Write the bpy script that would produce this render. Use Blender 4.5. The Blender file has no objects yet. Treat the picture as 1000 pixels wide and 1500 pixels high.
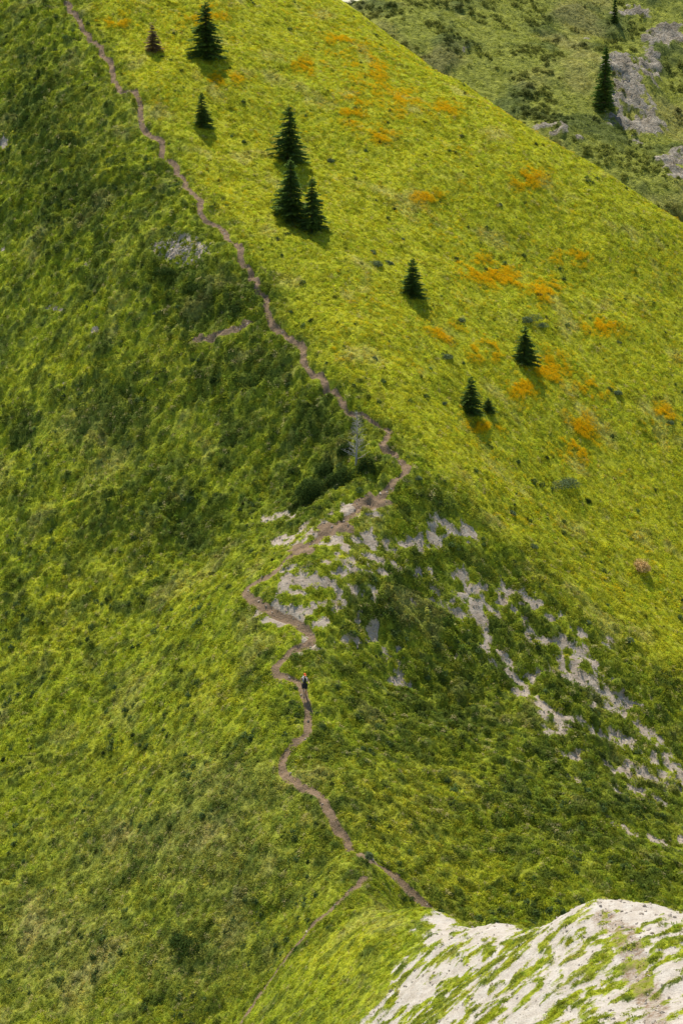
import bpy, math, random
import numpy as np
from mathutils import Vector, Matrix
random.seed(7); rng=np.random.default_rng(7)
scn=bpy.context.scene
COL=scn.collection
# ------------------------------------------------------------ camera geometry
F=2917.0; P=math.radians(15.0)
def ray(u,v):
    a=(u-500.0)/F; b=(750.0-v)/F
    return np.array([a, math.cos(P)+b*math.sin(P), -math.sin(P)+b*math.cos(P)])
def pt(u,v,Y):
    r=ray(u,v); return r*(Y/r[1])
# ------------------------------------------------------------ noise
perm=rng.permutation(256); perm=np.concatenate([perm,perm,perm])
ga=rng.random(256)*2*np.pi; GX=np.cos(ga); GY=np.sin(ga)
def pn(x,y):
    xi=np.floor(x).astype(np.int64); yi=np.floor(y).astype(np.int64)
    xf=x-xi; yf=y-yi; xi&=255; yi&=255
    u=xf*xf*xf*(xf*(xf*6-15)+10); v=yf*yf*yf*(yf*(yf*6-15)+10)
    def g(ix,iy,dx,dy):
        h=perm[perm[ix&255]+(iy&255)]&255
        return GX[h]*dx+GY[h]*dy
    a=g(xi,yi,xf,yf); b=g(xi+1,yi,xf-1,yf); c=g(xi,yi+1,xf,yf-1); d=g(xi+1,yi+1,xf-1,yf-1)
    return ((a*(1-u)+b*u)*(1-v)+(c*(1-u)+d*u)*v)*1.5
def fbm(x,y,s,o=4,off=0.0,gain=0.5):
    r=0;a=1;t=0;f=1.0/s
    for i in range(o):
        r=r+a*pn(x*f+off+i*17.3,y*f+off*1.7+i*9.1); t+=a; a*=gain; f*=2.03
    return r/t*1.6
def ss(a,b,x):
    t=np.clip((x-a)/(b-a),0,1); return t*t*(3-2*t)
# ------------------------------------------------------------ thin plate surfaces
class TPS:
    def __init__(s,pts,reg=0.4):
        p=np.array(pts,float); s.c=p[:,:2]; n=len(p)
        d=np.linalg.norm(s.c[:,None]-s.c[None],axis=2); K=s.k(d)+reg*np.eye(n)*30
        Q=np.hstack([np.ones((n,1)),s.c/100]); A=np.zeros((n+3,n+3)); A[:n,:n]=K; A[:n,n:]=Q; A[n:,:n]=Q.T
        w=np.linalg.solve(A,np.concatenate([p[:,2],np.zeros(3)])); s.w=w[:n]; s.a=w[n:]
    def k(s,d): return d*d*np.log(d+1e-6)
    def __call__(s,x,y):
        r=s.a[0]+s.a[1]*x/100+s.a[2]*y/100
        for (cx,cy),w in zip(s.c,s.w):
            q=(x-cx)**2+(y-cy)**2
            r=r+w*0.5*q*np.log(q+1e-9)
        return r
mp=[(60,-120,222),(95,0,210),(170,120,197),(240,230,186),(300,315,178),(388,462,166),(490,570,157.5),(600,683,149),
(300,0,213),(400,0,219),(500,0,228),(500,100,208),(425,240,190),(700,140,216),(850,235,209),(1000,325,203),
(600,400,177),(800,400,187),(1000,420,194),(600,250,192),(700,600,162),(850,550,174),(1000,600,178),(800,750,156),(1000,800,163),
(0,-100,228),(0,230,195),(0,460,180),(120,460,174),(250,600,163),(0,700,165),(300,700,156.5),(0,1000,146),(200,1000,140),
(360,870,139.5),(460,930,133.5),(405,980,131.5),(450,1060,126.5),(415,1115,123.5),(300,1200,122),(0,1270,130),(480,1180,119),(560,1272,114.5),
(150,1270,125),(0,1500,116),(300,1500,110),(150,1400,117),(460,790,142.5),(560,740,146),(540,850,138.5),(500,680,151.5),(400,730,152.5),
(700,850,144.5),(850,850,150),(600,1000,134.5),(700,1100,128),(850,1100,132.5),(1000,1000,145),(1000,1200,131),(700,1250,118.5),(850,1290,117),(1000,1310,119),(650,1300,115.5)]
mpts=[tuple(pt(*q)) for q in mp]
mpts+=[(8,100,-63),(25,100,-64),(0,90,-69),(-25,90,-76),(40,110,-63),(-40,100,-73),(-60,150,-60),(-60,200,-31),(70,180,-60),(60,130,-78),
(40,216,-32),(28,226,-27),(8,246,-12),(-20,262,2),(-60,250,-8)]
TM=TPS(mpts)
fp=[(560,1272,114),(455,1360,109.5),(350,1500,107.5),(600,1400,99),(600,1500,88),(500,1500,96),(700,1420,90),(800,1500,76),(800,1400,83),
(870,1322,87),(950,1400,78),(1000,1500,70),(1000,1337,86),(730,1350,96),(640,1335,103)]
fpts=[tuple(pt(*q)) for q in fp]
fpts+=[(8,110,-60),(14,101,-60),(22,99,-60),(34,98,-60),(4,114,-59),(-4,118,-60),(-20,112,-72),(-10,88,-63),(45,86,-52),(45,70,-46),(10,60,-38),(-12,72,-58)]
TF=TPS(fpts,0.02)
def H1(x,y):
    a=TM(x,y); b=TF(x,y)
    b=b-ss(118,135,y)*40-ss(-8,-40,x)*10
    k=1.2; h=np.clip(0.5+0.5*(b-a)/k,0,1); z=a*(1-h)+b*h+k*h*(1-h)
    z=z+0.55*fbm(x,y,13,3,3.1)*ss(0,1,1-h*0.7)+0.22*fbm(x,y,5,2,8.1)
    lim=-0.578*y
    z=np.where(y<69,np.minimum(z,lim),z)
    return z
fm=[(500,9,300),(560,0,306),(650,-35,320),(850,-90,345),(1000,-160,370),(560,40,292),(700,80,292),(700,130,282),(800,50,302),(850,170,278),(1000,60,312),(1000,150,292),
(1000,280,262),(930,200,276),(900,100,291),(800,200,268)]
fmp=[tuple(pt(*q)) for q in fm]+[(-2,325,-16),(-40,325,-22),(-30,290,-20),(60,420,10),(110,380,50),(110,300,0),(60,250,-50),(0,262,-42)]
TB=TPS(fmp,0.1)
def HB(x,y):
    return TB(x,y)+1.2*fbm(x,y,22,4,5.5)+0.25*fbm(x,y,4,3,1.5)*ss(-0.5,0.5,fbm(x,y,25,2,2.5))
def hit(u,v,H=H1,t0=64,t1=235,n=900):
    r=ray(u,v); r=r/r[1]; t=np.linspace(t0,t1,n)
    d=r[2]*t-H(r[0]*t,t); i=np.where(d<0)[0]
    if len(i)==0: return None
    i=max(i[0],1); f=d[i-1]/(d[i-1]-d[i]+1e-12); T=t[i-1]+f*(t[1]-t[0])
    return np.array([r[0]*T,T,r[2]*T])
def hit_far(u,v): return hit(u,v,HB,245,400,600)
# ------------------------------------------------------------ world-space ellipses
def ell(u,v,ru,rv,h=hit):
    c=h(u,v); 
    if c is None: return None
    e=4; a=h(u+e,v); b=h(u,v+e)
    if a is None or b is None: return None
    A=(a-c)[:2]/e*ru; B=(b-c)[:2]/e*rv
    la=np.linalg.norm(A); lb=np.linalg.norm(B); ma=ru*0.03; mb=rv*0.16
    if la>ma*2.5: A*=ma*2.5/la
    if lb>mb: B*=mb/lb
    return (c[:2],A,B)
def ells(L,h=hit): return [e for e in (ell(*q,h=h) for q in L) if e]
def emask(x,y,E,soft=1.0):
    m=np.zeros_like(x)
    for c,A,B in E:
        D=A[0]*B[1]-A[1]*B[0]
        if abs(D)<1e-6: continue
        dx=x-c[0]; dy=y-c[1]
        s=(dx*B[1]-dy*B[0])/D; t=(dy*A[0]-dx*A[1])/D
        m=np.maximum(m,np.exp(-(s*s+t*t)*soft))
    return m
# ------------------------------------------------------------ trails
def wline(L,step=0.35,wob=0.2):
    P3=[hit(*p) for p in L]; P3=np.array([p[:2] for p in P3 if p is not None])
    out=[]
    n=len(P3)
    for i in range(n-1):
        p0=P3[max(i-1,0)];p1=P3[i];p2=P3[i+1];p3=P3[min(i+2,n-1)]
        k=max(2,int(np.linalg.norm(p2-p1)/step))
        for j in range(k):
            t=j/k
            out.append(0.5*((2*p1)+(-p0+p2)*t+(2*p0-5*p1+4*p2-p3)*t*t+(-p0+3*p1-3*p2+p3)*t**3))
    out.append(P3[-1]); o=np.array(out)
    o[:,0]+=wob*fbm(o[:,0],o[:,1],1.7,2,4.4); o[:,1]+=wob*fbm(o[:,0],o[:,1],1.7,2,14.4)
    return o
upper=[(95,0),(125,45),(150,75),(168,105),(172,125),(203,145),(208,170),(216,195),(240,218),(243,232),(262,252),(280,280),(300,315),(325,338),(345,358),(355,382),(375,412),(386,440),(388,462),(410,480),(440,512),(450,540),(485,568),(510,598),(545,615),(573,635),(565,656),(600,683)]
mid=[(600,683),(572,712),(540,738),(505,760),(462,790),(430,812),(400,838),(366,857),(361,872),(385,886),(420,903),(452,922),(458,938),(430,950),(408,970),(404,984),(435,998),(446,1015),(450,1045),(451,1072),(432,1088),(416,1110),(418,1135),(440,1153),(468,1168),(487,1200),(510,1235),(535,1258),(562,1273),(590,1295),(625,1328)]
branch=[(535,1285),(500,1318),(455,1360),(425,1395),(400,1430),(372,1470),(345,1510)]
side=[(375,470),(340,486),(310,494),(284,498)]
ridge=[(880,1338),(905,1360),(925,1410),(950,1460),(965,1510)]
T=[(wline(upper,wob=.40),0.24,0.32,1.0),(wline(mid,wob=.15),0.25,0.20,1.0),(wline(branch,wob=.12),0.17,0.10,0.85),(wline(side),0.24,0.10,0.8),(wline(ridge),0.6,0.05,0.42)]
wide=ells([(545,735,36,14),(490,772,40,13),(440,805,25,10)])
streaks=[[(735,862),(780,880),(820,905)],[(785,938),(825,950),(855,970),(880,1000),(940,1050)],[(668,853),(700,870),(740,888),(770,915)],[(735,962),(770,1000),(800,1045),(830,1075)],[(540,778),(548,805),(552,832)],[(585,805),(620,785),(690,780)],
[(535,908),(552,940),(565,965),(585,1003)],[(700,905),(712,935),(718,965)],[(875,1070),(925,1090),(960,1110),(1000,1165)],[(820,1060),(860,1068),(900,1075)],[(905,1125),(950,1135),(1000,1130)],[(450,945),(465,915),(485,888),(510,862)],[(400,890),(430,905)],[(925,1040),(950,1075),(975,1110)],[(850,985),(880,1010),(905,1050)],[(900,1155),(960,1165)],[(560,800),(580,830)],[(640,850),(655,890),(690,905)],[(900,1205),(940,1220),(1000,1245)]]
ST=[wline(s,wob=.8) for s in streaks]
# ------------------------------------------------------------ masks
rockE=ells([(460,780,54,14),(520,745,34,9),(440,850,42,18),(405,757,32,8),(505,825,40,15),(415,892,34,11),(545,800,10,26),(472,885,14,13),(650,783,42,6),(600,800,12,8),(622,843,16,8),(690,862,24,8),(732,882,36,13),(760,868,20,6),
(800,940,26,8),(840,968,32,19),(862,992,30,10),(790,980,18,9),(905,1038,36,8),(820,1070,22,7),(840,1108,18,7),(915,1130,18,9),(950,1140,20,9),(765,1015,14,7),(990,1160,14,7),(920,1085,22,7),(1000,1230,14,8),
(575,1000,14,5),(510,940,15,6),(265,365,32,17),(80,452,10,5),(137,483,9,4),(8,212,9,6),(4,370,8,7),(128,392,10,4),(452,945,14,12),(745,965,18,7),(95,560,6,4),(545,870,10,12)])
hollowE=ells([(740,980,240,170),(900,1120,160,110),(560,870,130,80)])
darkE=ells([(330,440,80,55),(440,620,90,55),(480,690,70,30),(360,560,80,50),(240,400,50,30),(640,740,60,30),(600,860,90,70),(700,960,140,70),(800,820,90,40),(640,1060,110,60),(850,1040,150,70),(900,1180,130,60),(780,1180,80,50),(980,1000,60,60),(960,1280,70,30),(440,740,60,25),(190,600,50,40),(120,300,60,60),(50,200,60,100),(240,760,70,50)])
oliveE=ells([(250,1230,190,90),(330,1150,120,50),(80,1380,140,80),(270,1400,120,60),(130,620,50,30)])
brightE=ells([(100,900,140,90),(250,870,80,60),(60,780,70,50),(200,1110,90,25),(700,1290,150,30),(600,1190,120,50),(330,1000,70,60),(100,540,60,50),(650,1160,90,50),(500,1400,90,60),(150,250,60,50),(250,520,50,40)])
flowE_l=[(450,98,15,7),(330,115,16,5),(560,200,14,7),(515,165,12,14),(545,105,20,20),(590,145,15,12),(650,160,14,7),(620,290,15,5),(705,398,20,11),(740,410,24,12),(800,430,16,8),(650,490,14,7),(715,515,14,9),(805,545,18,13),(765,568,12,10),(850,640,14,22),(708,628,14,4),(870,570,14,8),(495,60,14,9),(172,33,10,5),(970,608,12,7),(300,22,20,8),(775,260,16,10),(880,480,16,8),(835,380,16,6)]
flowE=ells(flowE_l)
up=T[0][0]; o=np.argsort(up[:,1]); cry=up[o,1]; crx=up[o,0]
wb=np.array([hit(*q)[:2] for q in [(508,1499),(540,1455),(572,1405),(592,1370),(612,1340)]]); wb=wb[np.argsort(wb[:,1])]
wc_=np.array([pt(*q)[:2] for q in [(615,1328,105),(730,1348,96),(800,1332,91),(870,1322,87),(1000,1337,86)]])
# ------------------------------------------------------------ main terrain grid
def axis(a,b,s,lo,hi):
    c=list(np.arange(a,b+1e-6,s)); st=s; x=c[-1]
    while x<hi: st*=1.25; st=min(st,6); x+=st; c.append(x)
    st=s; x=c[0]; l=[]
    while x>lo: st*=1.25; st=min(st,6); x-=st; l.append(x)
    return np.array(l[::-1]+c)
gx=axis(-38,41,0.13,-120,130); gy=axis(68,222,0.14,25,300)
X,Y=np.meshgrid(gx,gy); 
Z=H1(X,Y)
def linefield(L,f,m=1.8):
    for i in range(len(L)-1):
        a=L[i];b=L[i+1]
        x0,x1=np.searchsorted(gx,[min(a[0],b[0])-m,max(a[0],b[0])+m]); y0,y1=np.searchsorted(gy,[min(a[1],b[1])-m,max(a[1],b[1])+m])
        if x1<=x0 or y1<=y0: continue
        sx=X[y0:y1,x0:x1]; sy=Y[y0:y1,x0:x1]; ab=b-a; l=ab@ab+1e-9
        t=np.clip(((sx-a[0])*ab[0]+(sy-a[1])*ab[1])/l,0,1)
        d=np.hypot(sx-a[0]-t*ab[0],sy-a[1]-t*ab[1])
        for A,g in f: A[y0:y1,x0:x1]=np.maximum(A[y0:y1,x0:x1],g(d))
trail=np.zeros_like(X); carve=np.zeros_like(X); strk=np.zeros_like(X)
for L,w,dep,st in T:
    linefield(L,[(trail,lambda d:st*(1-ss(w*0.6,w*1.6,d))),(carve,lambda d:dep*(1-ss(w*0.5,w*2.2,d)))])
for L in ST: linefield(L,[(strk,lambda d:np.exp(-(d/0.62)**2))])
n_s=fbm(X,Y,0.9,4,21.0); n_m=fbm(X,Y,2.6,3,31.0); n_l=fbm(X,Y,11,3,41.0); n_f=fbm(X,Y,0.55,3,25.0)
rough0=np.maximum(emask(X,Y,rockE,0.7),strk*0.78); hol=emask(X,Y,hollowE,1.0)
pat=fbm(X+0.8*n_s,Y,2.2,4,77.0)
brk=fbm(X,Y,1.6,3,57.0)
rock=rough0*0.92+0.85*n_s+0.60*n_f-0.02-0.42*ss(-0.05,0.35,brk)+hol*np.clip(pat-0.36,0,1)*1.6
rock=rock*ss(0.06,0.4,rough0+hol*np.clip(pat,0,1)*0.75)
xb=np.interp(Y,wb[:,1],wb[:,0]); yc=np.interp(X,wc_[:,0],wc_[:,1])
wh=ss(-0.6,2.6,X-xb+1.5*n_m)*(1-ss(0.6,2.6,Y-yc))*(X>-3)
qa=X*0.75+Y*0.66+0.9*n_m; qb=X*0.66-Y*0.75+0.6*n_m
sa=fbm(qa/1.5,qb/1.0,0.95,4,5.0)
crestw=np.exp(-((Y-yc+1.8)/2.6)**2)+0.6*np.exp(-((X-14.0-0.5*n_m)/1.6)**2)
whm=wh*(0.46+0.36*np.clip(crestw,0,1)+0.30*fbm(X,Y,5.5,2,15.))+wh*(0.75*sa+0.35*n_f)
crest=np.interp(Y,cry,crx)
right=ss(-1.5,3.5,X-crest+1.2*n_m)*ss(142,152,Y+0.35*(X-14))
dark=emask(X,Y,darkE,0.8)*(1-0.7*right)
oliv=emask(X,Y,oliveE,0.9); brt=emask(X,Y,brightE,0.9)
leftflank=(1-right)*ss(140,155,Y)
clump=np.abs(fbm(X,Y,1.7,3,51.0))
terr=fbm(X/3.2,(Y+0.25*X)/1.0,0.9,3,61.0)
amp=0.90+0.7*leftflank+1.1*dark+0.7*hol-0.5*right
rsm=ss(0.25,0.55,rock)
amp=amp*(1-0.7*ss(0.2,0.5,wh))*(1-0.7*rsm)
Z=Z+amp*(0.24*(0.45-clump)+0.12*n_s+0.05*n_f+0.05*terr)-carve*(0.85+0.4*n_s)
lumps=ss(0.1,0.5,fbm(X,Y,3.2,3,71.0))
Z=Z+0.42*lumps*np.clip(dark+leftflank*0.6+oliv*.5,0,1)*(1-rsm)
Z=Z-0.07*rsm*(Y>112)
Z=Z+0.09*(1-ss(0.3,0.5,whm))*ss(0.1,0.3,wh)+0.07*n_s*ss(0.1,0.4,wh)
wd=emask(X,Y,wide,0.9)
trail=np.clip(np.maximum(trail,ss(0.45,0.75,wd+0.35*n_s)*0.8),0,1)
trail=trail*np.clip(1.05+0.45*fbm(X,Y,1.1,2,91.0)*(Y>146)+0.3*n_f,0,1.2)
# colour field (base colours)
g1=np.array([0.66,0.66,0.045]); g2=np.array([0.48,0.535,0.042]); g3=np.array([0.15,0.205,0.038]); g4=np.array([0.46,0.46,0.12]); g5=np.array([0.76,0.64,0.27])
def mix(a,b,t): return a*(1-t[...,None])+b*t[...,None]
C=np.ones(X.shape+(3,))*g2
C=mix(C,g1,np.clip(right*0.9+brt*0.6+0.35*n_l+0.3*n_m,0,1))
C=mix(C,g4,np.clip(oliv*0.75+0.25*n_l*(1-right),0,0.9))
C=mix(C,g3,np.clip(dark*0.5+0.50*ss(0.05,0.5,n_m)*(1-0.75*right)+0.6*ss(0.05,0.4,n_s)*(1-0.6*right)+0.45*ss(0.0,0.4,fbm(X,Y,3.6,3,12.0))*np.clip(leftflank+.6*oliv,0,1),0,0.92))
C=mix(C,g5,np.clip(0.45*ss(0.25,0.7,fbm(X,Y,4.5,4,101.0)),0,1)*(0.5+0.5*np.clip(oliv+right*.6,0,1)))
def grid_sample(A,x,y):
    i=np.clip(np.searchsorted(gx,x)-1,0,len(gx)-2); j=np.clip(np.searchsorted(gy,y)-1,0,len(gy)-2)
    fx=(x-gx[i])/(gx[i+1]-gx[i]); fy=(y-gy[j])/(gy[j+1]-gy[j])
    if A.ndim==3: fx=fx[:,None]; fy=fy[:,None]
    return (A[j,i]*(1-fx)+A[j,i+1]*fx)*(1-fy)+(A[j+1,i]*(1-fx)+A[j+1,i+1]*fx)*fy
def ground(p):
    return float(grid_sample(Z,np.array([p[0]]),np.array([p[1]]))[0])
# ------------------------------------------------------------ mesh helpers
def grid_mesh(name,X,Y,Z,attrs,mat):
    ny,nx=X.shape; me=bpy.data.meshes.new(name)
    v=np.stack([X,Y,Z],-1).reshape(-1,3).astype(np.float32)
    i=np.arange(ny*nx).reshape(ny,nx); q=np.stack([i[:-1,:-1],i[:-1,1:],i[1:,1:],i[1:,:-1]],-1).reshape(-1)
    me.vertices.add(len(v)); me.vertices.foreach_set('co',v.ravel())
    me.loops.add(len(q)); me.loops.foreach_set('vertex_index',q.astype(np.int32))
    nf=len(q)//4; me.polygons.add(nf); me.polygons.foreach_set('loop_start',np.arange(nf,dtype=np.int32)*4)
    me.polygons.foreach_set('use_smooth',np.ones(nf,bool))
    me.update(calc_edges=True)
    for k,a in attrs.items():
        if a.ndim==3:
            at=me.attributes.new(k,'FLOAT_COLOR','POINT'); c=np.ones((nx*ny,4),np.float32); c[:,:3]=np.clip(a.reshape(-1,3),0,1); at.data.foreach_set('color',c.ravel())
        else:
            at=me.attributes.new(k,'FLOAT','POINT'); at.data.foreach_set('value',a.astype(np.float32).ravel())
    me.materials.append(mat); ob=bpy.data.objects.new(name,me); COL.objects.link(ob); return ob
def mesh_obj(name,verts,faces,mats,mi=None,link=True,smooth=False):
    me=bpy.data.meshes.new(name); me.from_pydata([tuple(map(float,q)) for q in verts],[],[tuple(map(int,f)) for f in faces])
    for m in mats: me.materials.append(m)
    if mi is not None: me.polygons.foreach_set('material_index',np.array(mi,np.int32))
    if smooth: me.polygons.foreach_set('use_smooth',np.ones(len(me.polygons),bool))
    me.update(); ob=bpy.data.objects.new(name,me)
    if link: COL.objects.link(ob)
    return ob
class NT:
    def __init__(s,name):
        s.m=bpy.data.materials.new(name); s.m.use_nodes=True; s.n=s.m.node_tree.nodes; s.l=s.m.node_tree.links; s.n.clear()
        s.out=s.n.new('ShaderNodeOutputMaterial')
    def new(s,t,**k):
        x=s.n.new(t)
        for a,b in k.items():
            if a in x.bl_rna.properties: setattr(x,a,b)
            else: x.inputs[a].default_value=b
        return x
    def noise(s,scale,detail=4,rough=0.55):
        if not hasattr(s,'tc'): s.tc=s.n.new('ShaderNodeTexCoord')
        x=s.n.new('ShaderNodeTexNoise'); x.inputs['Scale'].default_value=scale; x.inputs['Detail'].default_value=detail; x.inputs['Roughness'].default_value=rough
        s.l.new(s.tc.outputs['Object'],x.inputs['Vector']); return x
    def math(s,op,a,b=None,c=None,clamp=False):
        x=s.n.new('ShaderNodeMath'); x.operation=op; x.use_clamp=clamp
        for i,q in enumerate((a,b,c)):
            if q is None: continue
            if isinstance(q,(int,float)): x.inputs[i].default_value=q
            else: s.l.new(q,x.inputs[i])
        return x.outputs[0]
    def ramp(s,f,stops):
        x=s.n.new('ShaderNodeValToRGB'); e=x.color_ramp.elements
        while len(e)<len(stops): e.new(0.5)
        for i,(p,c) in enumerate(stops): e[i].position=p; e[i].color=(*c,1)
        s.l.new(f,x.inputs[0]); return x.outputs[0]
    def mixc(s,f,a,b,mode='MIX'):
        x=s.n.new('ShaderNodeMix'); x.data_type='RGBA'; x.blend_type=mode
        for i,q in ((0,f),(6,a),(7,b)):
            if isinstance(q,(int,float)): x.inputs[i].default_value=q
            elif isinstance(q,tuple): x.inputs[i].default_value=(*q,1)
            else: s.l.new(q,x.inputs[i])
        return x.outputs[2]
def terrain_mat(name,far=False):
    t=NT(name)
    ca=t.new('ShaderNodeAttribute',attribute_name='col'); ra=t.new('ShaderNodeAttribute',attribute_name='rock'); ta=t.new('ShaderNodeAttribute',attribute_name='trail'); wa=t.new('ShaderNodeAttribute',attribute_name='white')
    n1=t.noise(5.0 if not far else 1.2,6,0.65); n2=t.noise(1.6 if not far else .5,5,0.6); n3=t.noise(14 if not far else 4,4,0.7)
    v=t.ramp(n1.outputs[0],[(0.3,(0.35,0.38,0.35)),(0.5,(0.8,0.82,0.75)),(0.72,(1.25,1.2,0.95))])
    g=t.mixc(1.0,ca.outputs['Color'],v,'MULTIPLY')
    if far: rc=t.ramp(n2.outputs[0],[(0.3,(0.28,0.245,0.18)),(0.5,(0.52,0.465,0.36)),(0.7,(0.74,0.67,0.54))])
    else: rc=t.ramp(n2.outputs[0],[(0.3,(0.44,0.35,0.25)),(0.5,(0.57,0.47,0.36)),(0.7,(0.68,0.585,0.46))])
    rc=t.mixc(0.5 if not far else .8,rc,t.ramp(n3.outputs[0],[(0.35,(0.40,0.36,0.32)),(0.6,(1,1,1))]),'MULTIPLY')
    wc=t.ramp(n2.outputs[0],[(0.3,(0.52,0.45,0.36)),(0.5,(0.63,0.565,0.47)),(0.7,(0.70,0.65,0.56))])
    wc=t.mixc(0.5,wc,t.ramp(n3.outputs[0],[(0.3,(0.42,0.39,0.36)),(0.55,(1,1,1))]),'MULTIPLY')
    tc=t.ramp(n3.outputs[0],[(0.3,(0.15,0.095,0.055)),(0.5,(0.29,0.20,0.12)),(0.72,(0.42,0.31,0.21))])
    nn=t.math('MULTIPLY_ADD',n1.outputs[0],0.8,-0.4)
    f=t.math('MULTIPLY_ADD',t.math('ADD',ra.outputs['Fac'],nn),6.0,-2.1,clamp=True)
    g=t.mixc(f,g,rc)
    f=t.math('MULTIPLY_ADD',t.math('ADD',wa.outputs['Fac'],nn),6.0,-2.0,clamp=True)
    g=t.mixc(f,g,wc)
    f=t.math('MULTIPLY_ADD',t.math('ADD',ta.outputs['Fac'],nn),4.0,-1.3,clamp=True)
    g=t.mixc(f,g,tc)
    b=t.new('ShaderNodeBsdfPrincipled',Roughness=0.95); b.inputs['Specular IOR Level'].default_value=0.08
    t.l.new(g,b.inputs['Base Color'])
    bm=t.new('ShaderNodeBump',Strength=0.9,Distance=0.10 if not far else 1.2); t.l.new(t.math('ADD',n1.outputs[0],t.math('MULTIPLY',n3.outputs[0],0.4)),bm.inputs['Height']); t.l.new(bm.outputs[0],b.inputs['Normal'])
    t.l.new(b.outputs[0],t.out.inputs[0]); return t.m
M_ter=terrain_mat('hillside_turf_and_rock'); M_far=terrain_mat('mountain_turf_and_rock',True)
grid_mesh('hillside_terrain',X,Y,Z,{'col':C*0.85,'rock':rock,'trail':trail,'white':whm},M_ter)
# ------------------------------------------------------------ far mountain
fx=np.arange(-70,150,0.4); fy=np.arange(246,430,0.4); FX,FY=np.meshgrid(fx,fy); FZ=HB(FX,FY)
frE=ells([(925,130,44,55),(945,185,40,26),(905,95,34,26),(985,240,36,16),(990,258,32,14),(975,60,50,18),(925,22,40,10),(950,110,40,46),(845,205,14,4),(800,190,24,4),(820,198,20,4),(685,75,14,4),(900,170,20,22),(860,60,14,4),(990,345,10,4)],hit_far)
fn=fbm(FX,FY,2.6,5,3.0,.65); fn2=fbm(FX,FY,9,4,13.0)
fr=emask(FX,FY,frE,0.7)*0.95+0.95*fn-0.08; fr=fr*ss(0.05,0.4,emask(FX,FY,frE,0.6))
ridged=1-np.abs(fbm(FX*0.9+FY*0.3,FY*0.5,1.8,5,43.0,.65))*2
FZ=FZ+(ridged*0.7+fn*0.8+0.5*np.abs(fbm(FX,FY,1.2,3,47.)))*ss(0.1,0.6,emask(FX,FY,frE,0.7))*.9+0.35*np.abs(fbm(FX,FY,4,3,33.0))+0.6*ss(0.1,0.5,fn2)
FC=np.ones(FX.shape+(3,))*np.array([0.46,0.49,0.10])  # far turf slightly paler, haze put into the base colour
FC=mix(FC,np.array([0.17,0.22,0.07]),np.clip(0.75*ss(0.0,0.45,fn2)+0.3*ss(0.2,0.6,fn),0,0.9))
FC=mix(FC,np.array([0.56,0.48,0.20]),0.45*ss(0.1,0.6,fbm(FX,FY,14,4,23.0)))
z0=np.zeros_like(FX)
grid_mesh('mountain_terrain',FX,FY,FZ,{'col':FC,'rock':fr,'trail':z0,'white':z0},M_far)
def far_sample(A,x,y):
    i=np.clip(((x-fx[0])/0.4).astype(int),0,len(fx)-1); j=np.clip(((y-fy[0])/0.4).astype(int),0,len(fy)-1); return A[j,i]
t=NT('valley_meadow'); n=t.noise(0.01,6); b=t.new('ShaderNodeBsdfPrincipled',Roughness=1.0); t.l.new(t.ramp(n.outputs[0],[(0.3,(0.04,0.07,0.02)),(0.7,(0.11,0.14,0.04))]),b.inputs['Base Color']); t.l.new(b.outputs[0],t.out.inputs[0])
vx=np.linspace(-6000,6000,60); VX,VY=np.meshgrid(vx,vx); VZ=-160+8*fbm(VX,VY,900,3)
grid_mesh('valley_ground',VX,VY,VZ,{},t.m)
# ------------------------------------------------------------ plants: materials & prototypes
def leaf_mat(name,attr=None,col=(0.1,0.1,0.02),tr=0.4,var=0.25):
    t=NT(name)
    if attr:
        a=t.new('ShaderNodeAttribute',attribute_name=attr); a.attribute_type='INSTANCER'; c=a.outputs['Color']
    else:
        n=t.noise(3.0,3); c=t.ramp(n.outputs[0],[(0.3,tuple(q*(1-var) for q in col)),(0.7,tuple(q*(1+var) for q in col))])
    d=t.new('ShaderNodeBsdfDiffuse'); t.l.new(c,d.inputs[0])
    if tr>0:
        s=t.new('ShaderNodeBsdfTranslucent'); m=t.new('ShaderNodeMixShader'); m.inputs[0].default_value=tr
        t.l.new(c,s.inputs[0]); t.l.new(d.outputs[0],m.inputs[1]); t.l.new(s.outputs[0],m.inputs[2]); t.l.new(m.outputs[0],t.out.inputs[0])
    else: t.l.new(d.outputs[0],t.out.inputs[0])
    return t.m
M_grass=leaf_mat('grass_blades','gcol',tr=0.5); M_flower=leaf_mat('yellow_petals',None,(0.93,0.60,0.010),0.35,0.05)
M_shrub=leaf_mat('shrub_leaves','gcol',tr=0.3)
PC=bpy.data.collections.new('plant_prototypes')
def tuft(name,n,r,h,w,mat,lean=0.6):
    V=[];Fc=[]
    for i in range(n):
        a=random.uniform(0,6.283); rr=r*math.sqrt(random.random())*0.8; bx=rr*math.cos(a); by=rr*math.sin(a)
        a2=a+random.gauss(0,0.6); hh=h*random.uniform(0.55,1.1); L=lean*hh*random.uniform(0.3,1.3); ww=w*random.uniform(0.6,1.2)
        dx,dy=math.cos(a2),math.sin(a2); px,py=-dy*ww/2,dx*ww/2; k=len(V)
        V+=[(bx-px,by-py,-0.05),(bx+px,by+py,-0.05),(bx+dx*L*.4+px*.8,by+dy*L*.4+py*.8,hh*.6),(bx+dx*L*.4-px*.8,by+dy*L*.4-py*.8,hh*.6),(bx+dx*L,by+dy*L,hh*0.95)]
        Fc+=[(k,k+1,k+2,k+3),(k+3,k+2,k+4)]
    ob=mesh_obj(name,V,Fc,[mat],link=False); PC.objects.link(ob); return ob
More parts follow.
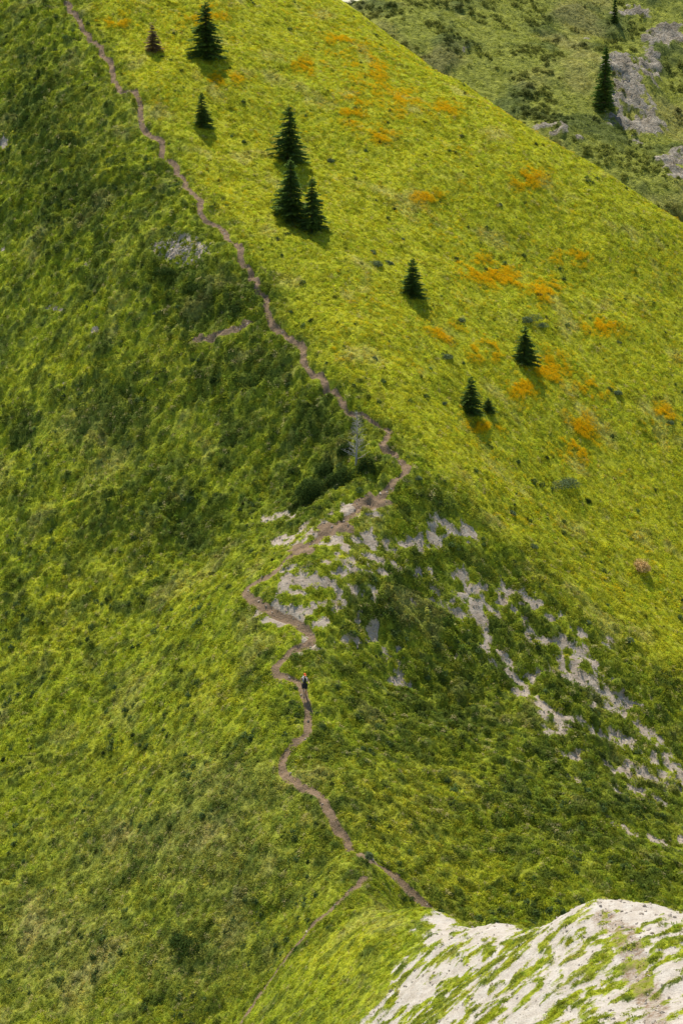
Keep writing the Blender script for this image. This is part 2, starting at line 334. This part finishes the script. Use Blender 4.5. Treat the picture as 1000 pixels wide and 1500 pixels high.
def dome(name,n,r,h,s,mat,fl=0,rough=0.25,coll=PC,sc=.55):
    V=[];Fc=[];mi=[]
    lob=[(random.uniform(-.45,.45)*r,random.uniform(-.45,.45)*r,random.uniform(.5,.9)) for _ in range(4)]
    for i in range(n+fl):
        lx,ly,ls=random.choice(lob)
        a=random.uniform(0,6.283); e=math.asin(random.uniform(0.0,1)); q=random.uniform(0.75,1.0)*ls
        cx=lx+r*q*math.cos(a)*math.cos(e)*.75; cy=ly+r*q*math.sin(a)*math.cos(e)*.75; cz=h*q*math.sin(e)+0.01
        nrm=Vector((math.cos(a)*math.cos(e),math.sin(a)*math.cos(e),math.sin(e)+0.5))+Vector([random.gauss(0,sc) for _ in range(3)]); nrm.normalize()
        t1=nrm.orthogonal().normalized(); t1=Matrix.Rotation(random.uniform(0,6.28),3,nrm)@t1; t2=nrm.cross(t1)
        f=i>=n; z=s*random.uniform(.6,1.2)*(0.95 if f else 1); c=Vector((cx,cy,cz+(0.09 if f else 0))); k=len(V)
        V+=[c-t1*z,c-t2*z*.5,c+t1*z,c+t2*z*.5]; Fc.append((k,k+1,k+2,k+3)); mi.append(1 if f else 0)
    ob=mesh_obj(name,V,Fc,[mat,M_flower],mi,link=False)
    if coll: coll.objects.link(ob)
    return ob
tuft('a_tuft',15,.24,.10,.05,M_grass,1.0); tuft('b_tuft',16,.28,.08,.055,M_grass,1.3)
dome('c_herb',26,.25,.11,.05,M_grass); dome('d_herb',30,.28,.16,.055,M_grass)
dome('e_bush',100,.52,.50,.08,M_shrub); dome('f_bush',110,.56,.42,.085,M_shrub)
dome('g_flower',8,.28,.14,.05,M_grass,fl=15)
ts=NT('limestone_rubble'); nz=ts.noise(4,5); bb=ts.new('ShaderNodeBsdfPrincipled',Roughness=0.95); ts.l.new(ts.ramp(nz.outputs[0],[(0.3,(0.36,0.295,0.22)),(0.7,(0.60,0.53,0.43))]),bb.inputs['Base Color']); ts.l.new(bb.outputs[0],ts.out.inputs[0]); M_stone=ts.m
import bmesh
def stone(name,coll,seed):
    bm=bmesh.new(); bmesh.ops.create_icosphere(bm,subdivisions=2,radius=1); r=random.Random(seed)
    pl=[(Vector([r.gauss(0,1) for _ in range(3)]).normalized(),r.uniform(.45,.8)) for _ in range(9)]
    for v in bm.verts:
        for n_,d_ in pl:
            k=v.co.dot(n_)
            if k>d_: v.co-=n_*(k-d_)
        v.co.x*=1.3; v.co.z*=.7
    me=bpy.data.meshes.new(name); bm.to_mesh(me); bm.free(); me.materials.append(M_stone); ob=bpy.data.objects.new(name,me); coll.objects.link(ob)
SC=bpy.data.collections.new('stone_prototypes')
for i in range(4): stone('s%d_stone'%i,SC,i+3)
def scatter(name,pos,rot,scl,col,idx,coll):
    n=len(pos); me=bpy.data.meshes.new(name); me.vertices.add(n); me.vertices.foreach_set('co',pos.astype(np.float32).ravel())
    a=me.attributes.new('rot','FLOAT_VECTOR','POINT'); a.data.foreach_set('vector',rot.astype(np.float32).ravel())
    a=me.attributes.new('scl','FLOAT','POINT'); a.data.foreach_set('value',scl.astype(np.float32))
    a=me.attributes.new('idx','INT','POINT'); a.data.foreach_set('value',idx.astype(np.int32))
    c=np.ones((n,4),np.float32); c[:,:3]=col; a=me.attributes.new('gcol','FLOAT_COLOR','POINT'); a.data.foreach_set('color',c.ravel())
    ob=bpy.data.objects.new(name,me); COL.objects.link(ob)
    g=bpy.data.node_groups.new(name+'_gn','GeometryNodeTree'); g.interface.new_socket('Geometry',in_out='INPUT',socket_type='NodeSocketGeometry'); g.interface.new_socket('Geometry',in_out='OUTPUT',socket_type='NodeSocketGeometry')
    N=g.nodes; Lk=g.links; gi=N.new('NodeGroupInput'); go=N.new('NodeGroupOutput'); ip=N.new('GeometryNodeInstanceOnPoints'); ci=N.new('GeometryNodeCollectionInfo')
    ci.inputs['Collection'].default_value=coll; ci.inputs['Separate Children'].default_value=True; ci.inputs['Reset Children'].default_value=True
    def na(nm,ty):
        x=N.new('GeometryNodeInputNamedAttribute'); x.data_type=ty; x.inputs['Name'].default_value=nm; return x.outputs['Attribute']
    ip.inputs['Pick Instance'].default_value=True
    Lk.new(gi.outputs[0],ip.inputs['Points']); Lk.new(ci.outputs[0],ip.inputs['Instance']); Lk.new(na('idx','INT'),ip.inputs['Instance Index']); Lk.new(na('rot','FLOAT_VECTOR'),ip.inputs['Rotation']); Lk.new(na('scl','FLOAT'),ip.inputs['Scale'])
    Lk.new(ip.outputs[0],go.inputs[0]); m=ob.modifiers.new('scatter','NODES'); m.node_group=g; return ob
gyz,gxz=np.gradient(Z,gy,gx)
def euler_from(a,b,n):
    up=np.stack([-a,-b,np.ones(n)],1)+np.concatenate([rng.normal(0,.15,(n,2)),np.zeros((n,1))],1); up/=np.linalg.norm(up,axis=1)[:,None]
    s=rng.uniform(0,6.283,n); h=np.stack([np.cos(s),np.sin(s),np.zeros(n)],1)
    xa=h-up*np.sum(h*up,1)[:,None]; xa/=np.linalg.norm(xa,axis=1)[:,None]; ya=np.cross(up,xa)
    return np.stack([np.arctan2(ya[:,2],up[:,2]),-np.arcsin(np.clip(xa[:,2],-1,1)),np.arctan2(xa[:,1],xa[:,0])],1)
def align(x,y,k=0.6):
    a=grid_sample(gxz,x,y)*k; b=grid_sample(gyz,x,y)*k; a=np.clip(a,-1,1); b=np.clip(b,-1,1)
    return euler_from(a,b,len(x))
def spots(n,y0,y1):
    y=rng.uniform(y0,y1,n); x=rng.uniform(-1,1,n)*(0.19*y+3); return x,y
def make_grass():
    xs=[];ys=[]
    x,y=spots(200000,108,226); xs.append(x);ys.append(y)
    x,y=spots(80000,66,112); xs.append(x);ys.append(y)
    x=np.concatenate(xs); y=np.concatenate(ys)
    rk=grid_sample(rock,x,y); tr=grid_sample(trail,x,y); wt=grid_sample(whm,x,y)
    jn=rng.normal(0,.10,len(x))
    keep=(rk+jn<0.34)&(tr+jn<0.32)&(wt+jn<0.30)
    x=x[keep];y=y[keep]; n=len(x)
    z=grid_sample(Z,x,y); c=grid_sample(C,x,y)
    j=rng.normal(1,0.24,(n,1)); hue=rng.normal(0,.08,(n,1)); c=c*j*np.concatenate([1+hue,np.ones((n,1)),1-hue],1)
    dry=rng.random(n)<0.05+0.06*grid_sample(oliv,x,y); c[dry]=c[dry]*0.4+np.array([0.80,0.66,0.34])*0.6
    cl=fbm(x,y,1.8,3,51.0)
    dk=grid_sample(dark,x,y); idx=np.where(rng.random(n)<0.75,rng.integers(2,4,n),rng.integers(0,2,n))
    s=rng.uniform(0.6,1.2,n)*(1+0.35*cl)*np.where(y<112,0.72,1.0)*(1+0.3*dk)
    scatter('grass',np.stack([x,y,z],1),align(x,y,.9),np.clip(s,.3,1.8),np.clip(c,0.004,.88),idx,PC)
make_grass()
def make_bush():
    x,y=spots(80000,108,224); dk=grid_sample(dark,x,y); lf=grid_sample(leftflank,x,y); rg=grid_sample(right,x,y); ol=grid_sample(oliv,x,y); hh=grid_sample(hol,x,y)
    nn=fbm(x,y,3.2,3,71.0)
    p=0.035*(1-.8*rg)+0.26*dk*ss(-0.1,0.4,nn)+0.22*lf*ss(0.0,0.45,nn)+0.18*ol*ss(0,.4,nn)+0.12*hh*ss(0,.4,nn)
    cl=fbm(x,y,6,3,88.)
    sp=(cl>0.12)&(rng.random(len(x))<0.10*(1-.75*rg))|((rg>.5)&(rng.random(len(x))<0.004))
    keep=((rng.random(len(x))<p)|sp)&(grid_sample(rock,x,y)<0.2)&(grid_sample(trail,x,y)<0.1); x=x[keep];y=y[keep];sp=sp[keep]; n=len(x)
    c=grid_sample(C,x,y)*0.58*rng.normal(1,.25,(n,1))+np.array([.0,.008,.008]); z=grid_sample(Z,x,y)-0.06
    c[sp]=np.array([0.10,0.15,0.045])*rng.normal(1,.25,(sp.sum(),1))
    idx=rng.integers(4,6,n); s=0.3+0.75*rng.random(n)**1.5
    scatter('low_shrubs',np.stack([x,y,z],1),align(x,y,.3),s,np.clip(c,0.01,1),idx,PC)
make_bush()
def make_flowers():
    px=[];py=[]
    for (c,A,B),q in zip(flowE,flowE_l):
        k=int(120+q[2]*q[3]*3.0); g=rng.normal(0,1.05,(k,2)); p=c+g[:,:1]*A+g[:,1:]*B; px.append(p[:,0]);py.append(p[:,1])
    x=np.concatenate(px);y=np.concatenate(py); a,b=spots(14000,150,224); m=(grid_sample(right,a,b)>.5)&(fbm(a,b,8,3,66.)>0.12); x=np.concatenate([x,a[m]]);y=np.concatenate([y,b[m]])
    k=fbm(x,y,1.6,3,9.)>-0.10; x=x[k];y=y[k]
    n=len(x)
    scatter('yellow_wildflowers',np.stack([x,y,grid_sample(Z,x,y)+.05],1),align(x,y),rng.uniform(.45,1.1,n),np.clip(grid_sample(C,x,y),0,1),np.full(n,6),PC)
make_flowers()
def make_far():
    n=36000; y=rng.uniform(250,350,n); x=rng.uniform(-0.02,0.22,n)*y
    f=far_sample(fr,x,y)+rng.normal(0,.08,n); q=far_sample(FC,x,y); k=f<0.28; x=x[k];y=y[k];q=q[k];n=len(x)
    z=far_sample(FZ,x,y)-0.03
    bsh=(fbm(x,y,6,3,13.)>0.12)&(rng.random(n)<0.25)
    idx=np.where(bsh,rng.integers(4,6,n),rng.integers(0,4,n)); s=np.where(bsh,rng.uniform(.8,1.8,n),rng.uniform(1.1,1.9,n))
    q=q*rng.normal(1,.15,(n,1))*np.where(bsh,.55,1.)[:,None]
    scatter('mountain_grass',np.stack([x,y,z],1),euler_from(np.zeros(n),np.full(n,.4),n),s,np.clip(q,.01,1),idx,PC)
make_far()
def make_stones():
    x,y=spots(90000,68,224); rk=grid_sample(rock,x,y); wt=grid_sample(whm,x,y); tr=grid_sample(trail,x,y)
    k=((rk>0.36)&(rng.random(len(x))<0.7))|((wt>.4)&(rng.random(len(x))<0.2))|((tr>.35)&(rng.random(len(x))<0.25)); x=x[k];y=y[k]
    e=[ell(265,365,30,14)][0]; g=rng.normal(0,.6,(360,2)); p=e[0]+g[:,:1]*e[1]+g[:,1:]*e[2]; x=np.concatenate([x,p[:,0]]);y=np.concatenate([y,p[:,1]])
    n=len(x); s=0.03+0.10*rng.random(n)**3; s[-360:]*=1.4
    scatter('loose_stones',np.stack([x,y,grid_sample(Z,x,y)],1),rng.uniform(0,6.28,(n,3)),s,np.ones((n,3))*.4,rng.integers(0,4,n),SC)
make_stones()
# ------------------------------------------------------------ conifers
M_bark=leaf_mat('spruce_bark',None,(0.12,0.085,0.06),0.0); M_need=leaf_mat('spruce_needles',None,(0.15,0.235,0.05),0.4,0.4); M_need2=leaf_mat('dying_spruce_needles',None,(0.36,0.25,0.14),0.3,0.3)
M_dead=leaf_mat('weathered_wood',None,(0.40,0.37,0.33),0.0,0.2)
def tube(V,Fc,mi,p,q,r0,r1,m,s=6):
    p=Vector(p);q=Vector(q); d=(q-p).normalized(); a=d.orthogonal().normalized(); b=d.cross(a); k=len(V)
    for c,r in ((p,r0),(q,r1)):
        for i in range(s):
            t=6.2832*i/s; V.append(c+a*r*math.cos(t)+b*r*math.sin(t))
    for i in range(s): Fc.append((k+i,k+(i+1)%s,k+s+(i+1)%s,k+s+i)); mi.append(m)
def spruce(name,base,H,R,seed,mat=None,nw=None,gap=0.15):
    r=random.Random(seed); V=[];Fc=[];mi=[]
    tube(V,Fc,mi,(0,0,-.3),(0,0,H*.5),H*.028,H*.016,0,8); tube(V,Fc,mi,(0,0,H*.5),(0,0,H),H*.016,H*.003,0,8)
    nw=nw or int(15+H*1.6)
    lop=[r.uniform(.7,1.2) for _ in range(6)]
    for w in range(nw):
        f=(w+.4)/nw; h=H*(0.03+0.95*f); n=r.randint(6,9) if f<.85 else 4; prof=(1-f)**.8
        for b in range(n):
            if r.random()<gap: continue
            az=6.2832*(b+r.uniform(-.4,.4))/n+w*1.3; L=R*prof*r.uniform(.6,1.3)*lop[int(az/1.05)%6]+.04*H*.4; d=Vector((math.cos(az),math.sin(az),0)); s=Vector((-d.y,d.x,0))
            hz=h+r.uniform(-.02,.02)*H; drop=-.32*L if f<.8 else .35*L
            tip=Vector((0,0,hz))+d*L+Vector((0,0,drop+.12*L)); tube(V,Fc,mi,(0,0,hz),tip,H*.004,.006,0,3)
            m=max(4,int(L/(H*.022)))
            for i in range(m):
                t=(i+.6)/m; c=Vector((0,0,hz))+d*L*t+Vector((0,0,drop*t+.12*L*t*t)); wd_=L*.34*(1-t*.75)*r.uniform(.7,1.2)+.02*H
                for sg in (-1,1):
                    e=c+s*sg*wd_+d*wd_*.55+Vector((0,0,-wd_*r.uniform(.1,.55))); hw=d*(L/m*.42+.01*H); k=len(V)
                    V.extend([c-hw,c+hw,e+hw*.35,e-hw*.3+Vector((0,0,-.01*H))]); Fc.append((k,k+1,k+2,k+3)); mi.append(1)
                k=len(V); e=c+Vector((r.uniform(-.02,.02)*H,r.uniform(-.02,.02)*H,-.028*H*r.uniform(.5,1.4))); V.extend([c-d*.02*H,c+d*.02*H,e]); Fc.append((k,k+1,k+2)); mi.append(1)
    for i in range(10):
        a=r.uniform(0,6.28); k=len(V); c=Vector((0,0,H*r.uniform(.93,1.0))); e=c+Vector((math.cos(a)*.025*H,math.sin(a)*.025*H,.02*H)); V.extend([c-Vector((0,0,.01*H)),c+Vector((0,0,.01*H)),e]); Fc.append((k,k+1,k+2)); mi.append(1)
    ob=mesh_obj(name,V,Fc,[M_bark,mat or M_need],mi); ob.location=base; ob.rotation_euler=(0,0,r.uniform(0,6)); return ob
trees=[(302,82,76,.40),(296,185,48,.36),(424,236,78,.38),(426,320,88,.33),(457,334,76,.30),(604,433,56,.38),(767,531,54,.40),(689,604,54,.42),(714,603,22,.55)]
def wpos(u,v):
    p=hit(u,v); return Vector((p[0],p[1],ground(p)-0.05)), math.sqrt(p@p)
for i,(u,v,h,k) in enumerate(trees):
    p,d=wpos(u,v); Hh=h*d/F*1.0; spruce('spruce_tree',p,Hh,Hh*k,i+11)
p,d=wpos(224,75); spruce('dying_spruce_tree',p,38*d/F,38*d/F*.34,55,M_need2,gap=.3)
for u,v,h in ((884,160,88),(899,38,42),(886,120,40)):
    q=hit_far(u,v); d=math.sqrt(q@q); spruce('spruce_tree',Vector(q)-Vector((0,0,.2)),h*d/F,h*d/F*.17,u)
def snag(base,H,seed):
    r=random.Random(seed); V=[];Fc=[];mi=[]
    tube(V,Fc,mi,(0,0,-.2),(0.1,0,H*.6),.09,.05,0,7); tube(V,Fc,mi,(.1,0,H*.6),(.05,.05,H),.05,.015,0,7)
    for i in range(80):
        h=H*r.uniform(.08,.97); a=r.uniform(0,6.28); L=(1-h/H)*H*.24+.2; L*=r.uniform(.5,1.1)
        s=Vector((.1*min(h/H/.6,1),0,h)); e=s+Vector((math.cos(a)*L,math.sin(a)*L,L*r.uniform(.2,.9))); tube(V,Fc,mi,s,e,.02,.008,0,3)
        for j in range(4):
            q=s.lerp(e,r.uniform(.3,1)); e2=q+Vector((r.gauss(0,.14),r.gauss(0,.14),r.uniform(-.05,.15))); tube(V,Fc,mi,q,e2,.01,.005,0,3)
    ob=mesh_obj('dead_tree',V,Fc,[M_dead],mi); ob.location=base
p,d=wpos(521,682); snag(p,4.3,3)
M_jun=leaf_mat('juniper_foliage',None,(0.16,0.21,0.09),0.2,0.35); M_dkl=leaf_mat('shrub_and_shade_foliage',None,(0.055,0.09,0.02),0.2,0.35); M_dry=leaf_mat('dry_shrub_foliage',None,(0.7,0.5,0.22),0.3,0.3)
def shrub(name,u,v,wp,hp,mat,sd):
    random.seed(sd); p,d=wpos(u,v); w=wp*d/F; h=hp*d/F*0.8; n=int(260+900*w*h)
    ob=dome(name,n,w*.62,h,.065,mat,coll=COL); ob.location=p-Vector((0,0,.08)); return ob
for i,(u,v,w,h) in enumerate([(548,388,26,14),(570,386,20,12),(652,524,24,14),(622,425,14,9),(775,468,34,14),(790,478,22,10),(825,708,48,16),(486,236,16,10),(673,470,14,10),(901,575,18,10),(750,752,14,11),(780,800,18,8),(540,1253,18,14),(905,500,12,6),(548,525,10,8),(730,300,9,6),(590,350,9,6),(545,370,16,9),(860,915,22,10),(920,940,20,10),(980,620,12,8),(650,590,10,6),(610,700,16,8)]):
    shrub('juniper_shrub',u,v,w,h,M_jun,i)
for i,(u,v,w,h) in enumerate([(465,722,56,38),(495,706,50,44),(532,694,30,50),(452,735,38,22),(265,1385,60,30),(505,670,26,34),(860,735,10,10),(315,565,14,18),(240,405,34,16),(290,425,30,14),(345,455,30,14),(480,690,38,28),(430,700,20,14)]):  # dark clumps left of the dead tree stand in for shade; others are shrubs
    shrub('shrub_and_shade',u,v,w,h,M_dkl,i+50)
shrub('dry_shrub',935,832,34,26,M_dry,77)
# ------------------------------------------------------------ hiker
def flat(name,c,rough=.8):
    t=NT(name); n=t.noise(30,3); b=t.new('ShaderNodeBsdfPrincipled',Roughness=rough); t.l.new(t.ramp(n.outputs[0],[(0.3,tuple(q*.85 for q in c)),(0.7,c)]),b.inputs['Base Color']); t.l.new(b.outputs[0],t.out.inputs[0]); return t.m
M_skin=flat('skin',(0.55,0.34,0.23)); M_shirt=flat('dark_shirt_fabric',(0.03,0.03,0.035)); M_short=flat('shorts_fabric',(0.02,0.02,0.025)); M_shoe=flat('trail_shoes',(0.12,0.12,0.13)); M_cap=flat('orange_cap_fabric',(0.98,0.16,0.03)); M_pack=flat('backpack_fabric',(0.65,0.65,0.66)); M_hair=flat('hair',(0.04,0.025,0.015))
def hiker(base,yaw):
    root=bpy.data.objects.new('hiker',None); COL.objects.link(root)
    V=[];E=[];R=[];lab={}
    def j(p,r): V.append(Vector(p));R.append(r); return len(V)-1
    def e(a,b,l): E.append((a,b)); lab[(a,b)]=l
    pel=j((0,0,.95),(.13,.105)); wa=j((0,-.02,1.12),(.125,.095)); ch=j((0,-.05,1.32),(.155,.11)); nb=j((0,-.07,1.46),(.07,.06)); nk=j((0,-.09,1.56),(.052,.052))
    e(pel,wa,'shirt');e(wa,ch,'shirt');e(ch,nb,'shirt');e(nb,nk,'skin')
    for s in (-1,1):
        hip=j((s*.10,0,.88),(.095,.095)); 
        if s<0: kn=j((s*.11,-.26,.56),(.062,.062)); an=j((s*.11,-.30,.13),(.04,.04)); toe=j((s*.12,-.50,.06),(.038,.03)); heel=j((s*.11,-.27,.06),(.04,.04))
        else: kn=j((s*.11,-.02,.48),(.062,.062)); an=j((s*.11,.26,.18),(.04,.04)); toe=j((s*.12,.18,.03),(.038,.03)); heel=j((s*.11,.33,.16),(.04,.04))
        mt=j((V[hip]+V[kn])/2,(.085,.085)); cf=j(V[kn].lerp(V[an],.3),(.058,.06))
        e(pel,hip,'shorts');e(hip,mt,'shorts');e(mt,kn,'skin');e(kn,cf,'skin');e(cf,an,'skin');e(an,heel,'shoe');e(an,toe,'shoe')
        sh=j((s*.19,-.05,1.42),(.062,.062)); el=j((s*.27,(.16 if s<0 else -.10),1.17),(.042,.042)); wr=j((s*.22,(-.02 if s<0 else -.34),1.06 if s<0 else 1.18),(.028,.028)); pa=j(V[wr]+Vector((-s*.01,-.075,.0)),(.036,.02))
        e(ch,sh,'shirt');e(sh,el,'skin');e(el,wr,'skin');e(wr,pa,'skin')
        for f,(ox,L) in enumerate(((-.028,.07),(-.01,.08),(.01,.075),(.027,.06))):
            a=j(V[pa]+Vector((ox,-.03,0)),(.010,.010)); b=j(V[a]+Vector((0,-L*.5,-.008)),(.009,.009)); c=j(V[b]+Vector((0,-L*.25,-.035)),(.008,.008)); e(pa,a,'skin');e(a,b,'skin');e(b,c,'skin')
        a=j(V[wr].lerp(V[pa],.5)+Vector((-s*.035,-.01,0)),(.011,.011)); b=j(V[a]+Vector((-s*.015,-.035,-.01)),(.009,.009)); e(wr,a,'skin');e(a,b,'skin')
    me=bpy.data.meshes.new('bodyskel'); me.from_pydata(V,E,[]); ob=bpy.data.objects.new('bodyskel',me); COL.objects.link(ob)
    md=ob.modifiers.new('skin','SKIN'); 
    for i,sv in enumerate(me.skin_vertices[0].data): sv.radius=R[i]; sv.use_root=(i==0)
    sb=ob.modifiers.new('sub','SUBSURF'); sb.levels=1; sb.render_levels=1
    dg=bpy.context.evaluated_depsgraph_get(); bm=bpy.data.meshes.new_from_object(ob.evaluated_get(dg)); bpy.data.objects.remove(ob)
    mats=[M_shirt,M_short,M_skin,M_shoe]; bm.materials.clear()
    for m in mats: bm.materials.append(m)
    key={'shirt':0,'shorts':1,'skin':2,'shoe':3}
    for p in bm.polygons:
        c=p.center; best=9;bl=0
        for (a,b),l in lab.items():
            A=V[a];ab=V[b]-A; t=max(0,min(1,(c-A).dot(ab)/ab.length_squared)); dd=(c-A-ab*t).length-0.5*(R[a][0]*(1-t)+R[b][0]*t)
            if dd<best: best=dd;bl=key[l]
        p.material_index=bl; p.use_smooth=True
    body=bpy.data.objects.new('body',bm); COL.objects.link(body); body.parent=root
    def part(name,bmf,mat):
        b=bmesh.new(); bmf(b); m=bpy.data.meshes.new(name); b.to_mesh(m); b.free()
        for q in m.polygons: q.use_smooth=True
        m.materials.append(mat); o_=bpy.data.objects.new(name,m); COL.objects.link(o_); o_.parent=root; return o_
    hc=Vector((0,-.11,1.66))
    def head(b):
        bmesh.ops.create_uvsphere(b,u_segments=24,v_segments=18,radius=1)
        for v in b.verts:
            x,y,z=v.co; w=.076*(1-.18*max(0,-z)); v.co=Vector((x*w,y*.095,z*.12))
            if y<-.6 and abs(x)<.25 and -.35<z<.12: v.co.y-=.022*(1-abs(x)/.25)
            if y<-.6 and .1<abs(x)<.55 and .0<z<.22: v.co.y+=.008
            v.co+=hc
    part('head',head,M_skin)
    def sph(c,r):
        def f(b): bmesh.ops.create_uvsphere(b,u_segments=12,v_segments=8,radius=1,matrix=Matrix.Translation(hc+Vector(c))@Matrix.Diagonal((*r,1)))
        return f
    for s,nm in ((-1,'left'),(1,'right')):
        part(nm+'_eye',sph((s*.03,-.085,.008),(.011,.008,.007)),M_hair); part(nm+'_ear',sph((s*.077,.005,-.005),(.01,.018,.03)),M_skin)
    part('mouth',sph((0,-.089,-.062),(.022,.006,.006)),flat('lips',(.4,.14,.12)))
    def hair(b):
        bmesh.ops.create_uvsphere(b,u_segments=20,v_segments=12,radius=1,matrix=Matrix.Translation(hc+Vector((0,.02,.01)))@Matrix.Diagonal((.083,.09,.115,1)))
    part('hair',hair,M_hair)
    def cap(b):
        bmesh.ops.create_uvsphere(b,u_segments=24,v_segments=16,radius=1)
        bmesh.ops.delete(b,geom=[v for v in b.verts if v.co.z<-.05],context='VERTS')
        for v in b.verts: v.co=Vector((v.co.x*.09,v.co.y*.112,v.co.z*.105+.03))+hc
        bmesh.ops.create_circle(b,cap_ends=True,segments=20,radius=1,matrix=Matrix.Translation(hc+Vector((0,-.13,.035)))@Matrix.Rotation(.25,4,'X')@Matrix.Diagonal((.075,.075,1,1)))
    part('cap',cap,M_cap)
    def pack(b):
        bmesh.ops.create_cube(b,size=1); bmesh.ops.bevel(b,geom=b.edges[:],offset=.22,segments=3,affect='EDGES')
        for v in b.verts: v.co=Vector((v.co.x*.30,v.co.y*.17+.15-.05*(v.co.z),v.co.z*.46+1.27))
    part('backpack',pack,M_pack)
    for s in (-1,1):
        def strap(b,s=s):
            pts=[(s*.09,.10,1.47),(s*.10,.0,1.515),(s*.11,-.11,1.47),(s*.115,-.185,1.36),(s*.13,-.16,1.22),(s*.14,-.02,1.12),(s*.12,.09,1.10)]
            vs=[]
            for p in pts: vs.append((b.verts.new(Vector(p)+Vector((-.022,0,0))),b.verts.new(Vector(p)+Vector((.022,0,0)))))
            for a,c in zip(vs,vs[1:]): b.faces.new((a[0],a[1],c[1],c[0]))
            bmesh.ops.solidify(b,geom=b.faces[:],thickness=.012)
        part('shoulder_strap',strap,M_pack)
    def shorts(b):
        for s in (-1,1):
            kn=Vector((s*.11,-.26,.56)) if s<0 else Vector((s*.11,-.02,.48)); hp=Vector((s*.09,0,.95)); end=hp.lerp(kn,.66); d=(end-hp).normalized(); a=Vector((1,0,0)); c=d.cross(a).normalized()
            rings=[]
            for t,r in ((0,.12),(.5,.125),(1,.118)):
                q=hp.lerp(end,t); rings.append([b.verts.new(q+a*r*math.cos(k*.5236)+c*r*math.sin(k*.5236)) for k in range(12)])
            for r0,r1 in zip(rings,rings[1:]):
                for k in range(12): b.faces.new((r0[k],r0[(k+1)%12],r1[(k+1)%12],r1[k]))
    part('shorts',shorts,M_short)
    root.location=base; root.rotation_euler=(0,0,yaw)
p,d=wpos(446,1019); hiker(p+Vector((0,0,.05)),0.25)
# ------------------------------------------------------------ light, sky, camera
EL=math.radians(60); AZ=math.radians(-20)
sd=Vector((math.sin(AZ)*math.cos(EL),math.cos(AZ)*math.cos(EL),math.sin(EL)))
L=bpy.data.lights.new('sun','SUN'); L.energy=5.0; L.angle=math.radians(.53); L.color=(1,.93,.81); so=bpy.data.objects.new('sun',L); so.rotation_euler=sd.to_track_quat('Z','Y').to_euler(); so.location=(0,0,50); COL.objects.link(so)
w=bpy.data.worlds.new('World'); scn.world=w; w.use_nodes=True; bg=w.node_tree.nodes['Background']; sk=w.node_tree.nodes.new('ShaderNodeTexSky'); sk.sky_type='NISHITA'; sk.sun_disc=False; sk.sun_elevation=EL; sk.sun_rotation=AZ; sk.altitude=1500
w.node_tree.links.new(sk.outputs[0],bg.inputs[0]); bg.inputs[1].default_value=0.14
cd=bpy.data.cameras.new('camera'); cd.sensor_fit='VERTICAL'; cd.sensor_height=36; cd.sensor_width=24; cd.lens=F*36/1500; cd.clip_end=20000; cd.clip_start=1
co=bpy.data.objects.new('camera',cd); COL.objects.link(co); co.rotation_euler=(math.radians(90)-P,0,0); scn.camera=co
scn.view_settings.view_transform='Standard'; scn.view_settings.look='None'; scn.view_settings.exposure=0
print('verts',X.size)
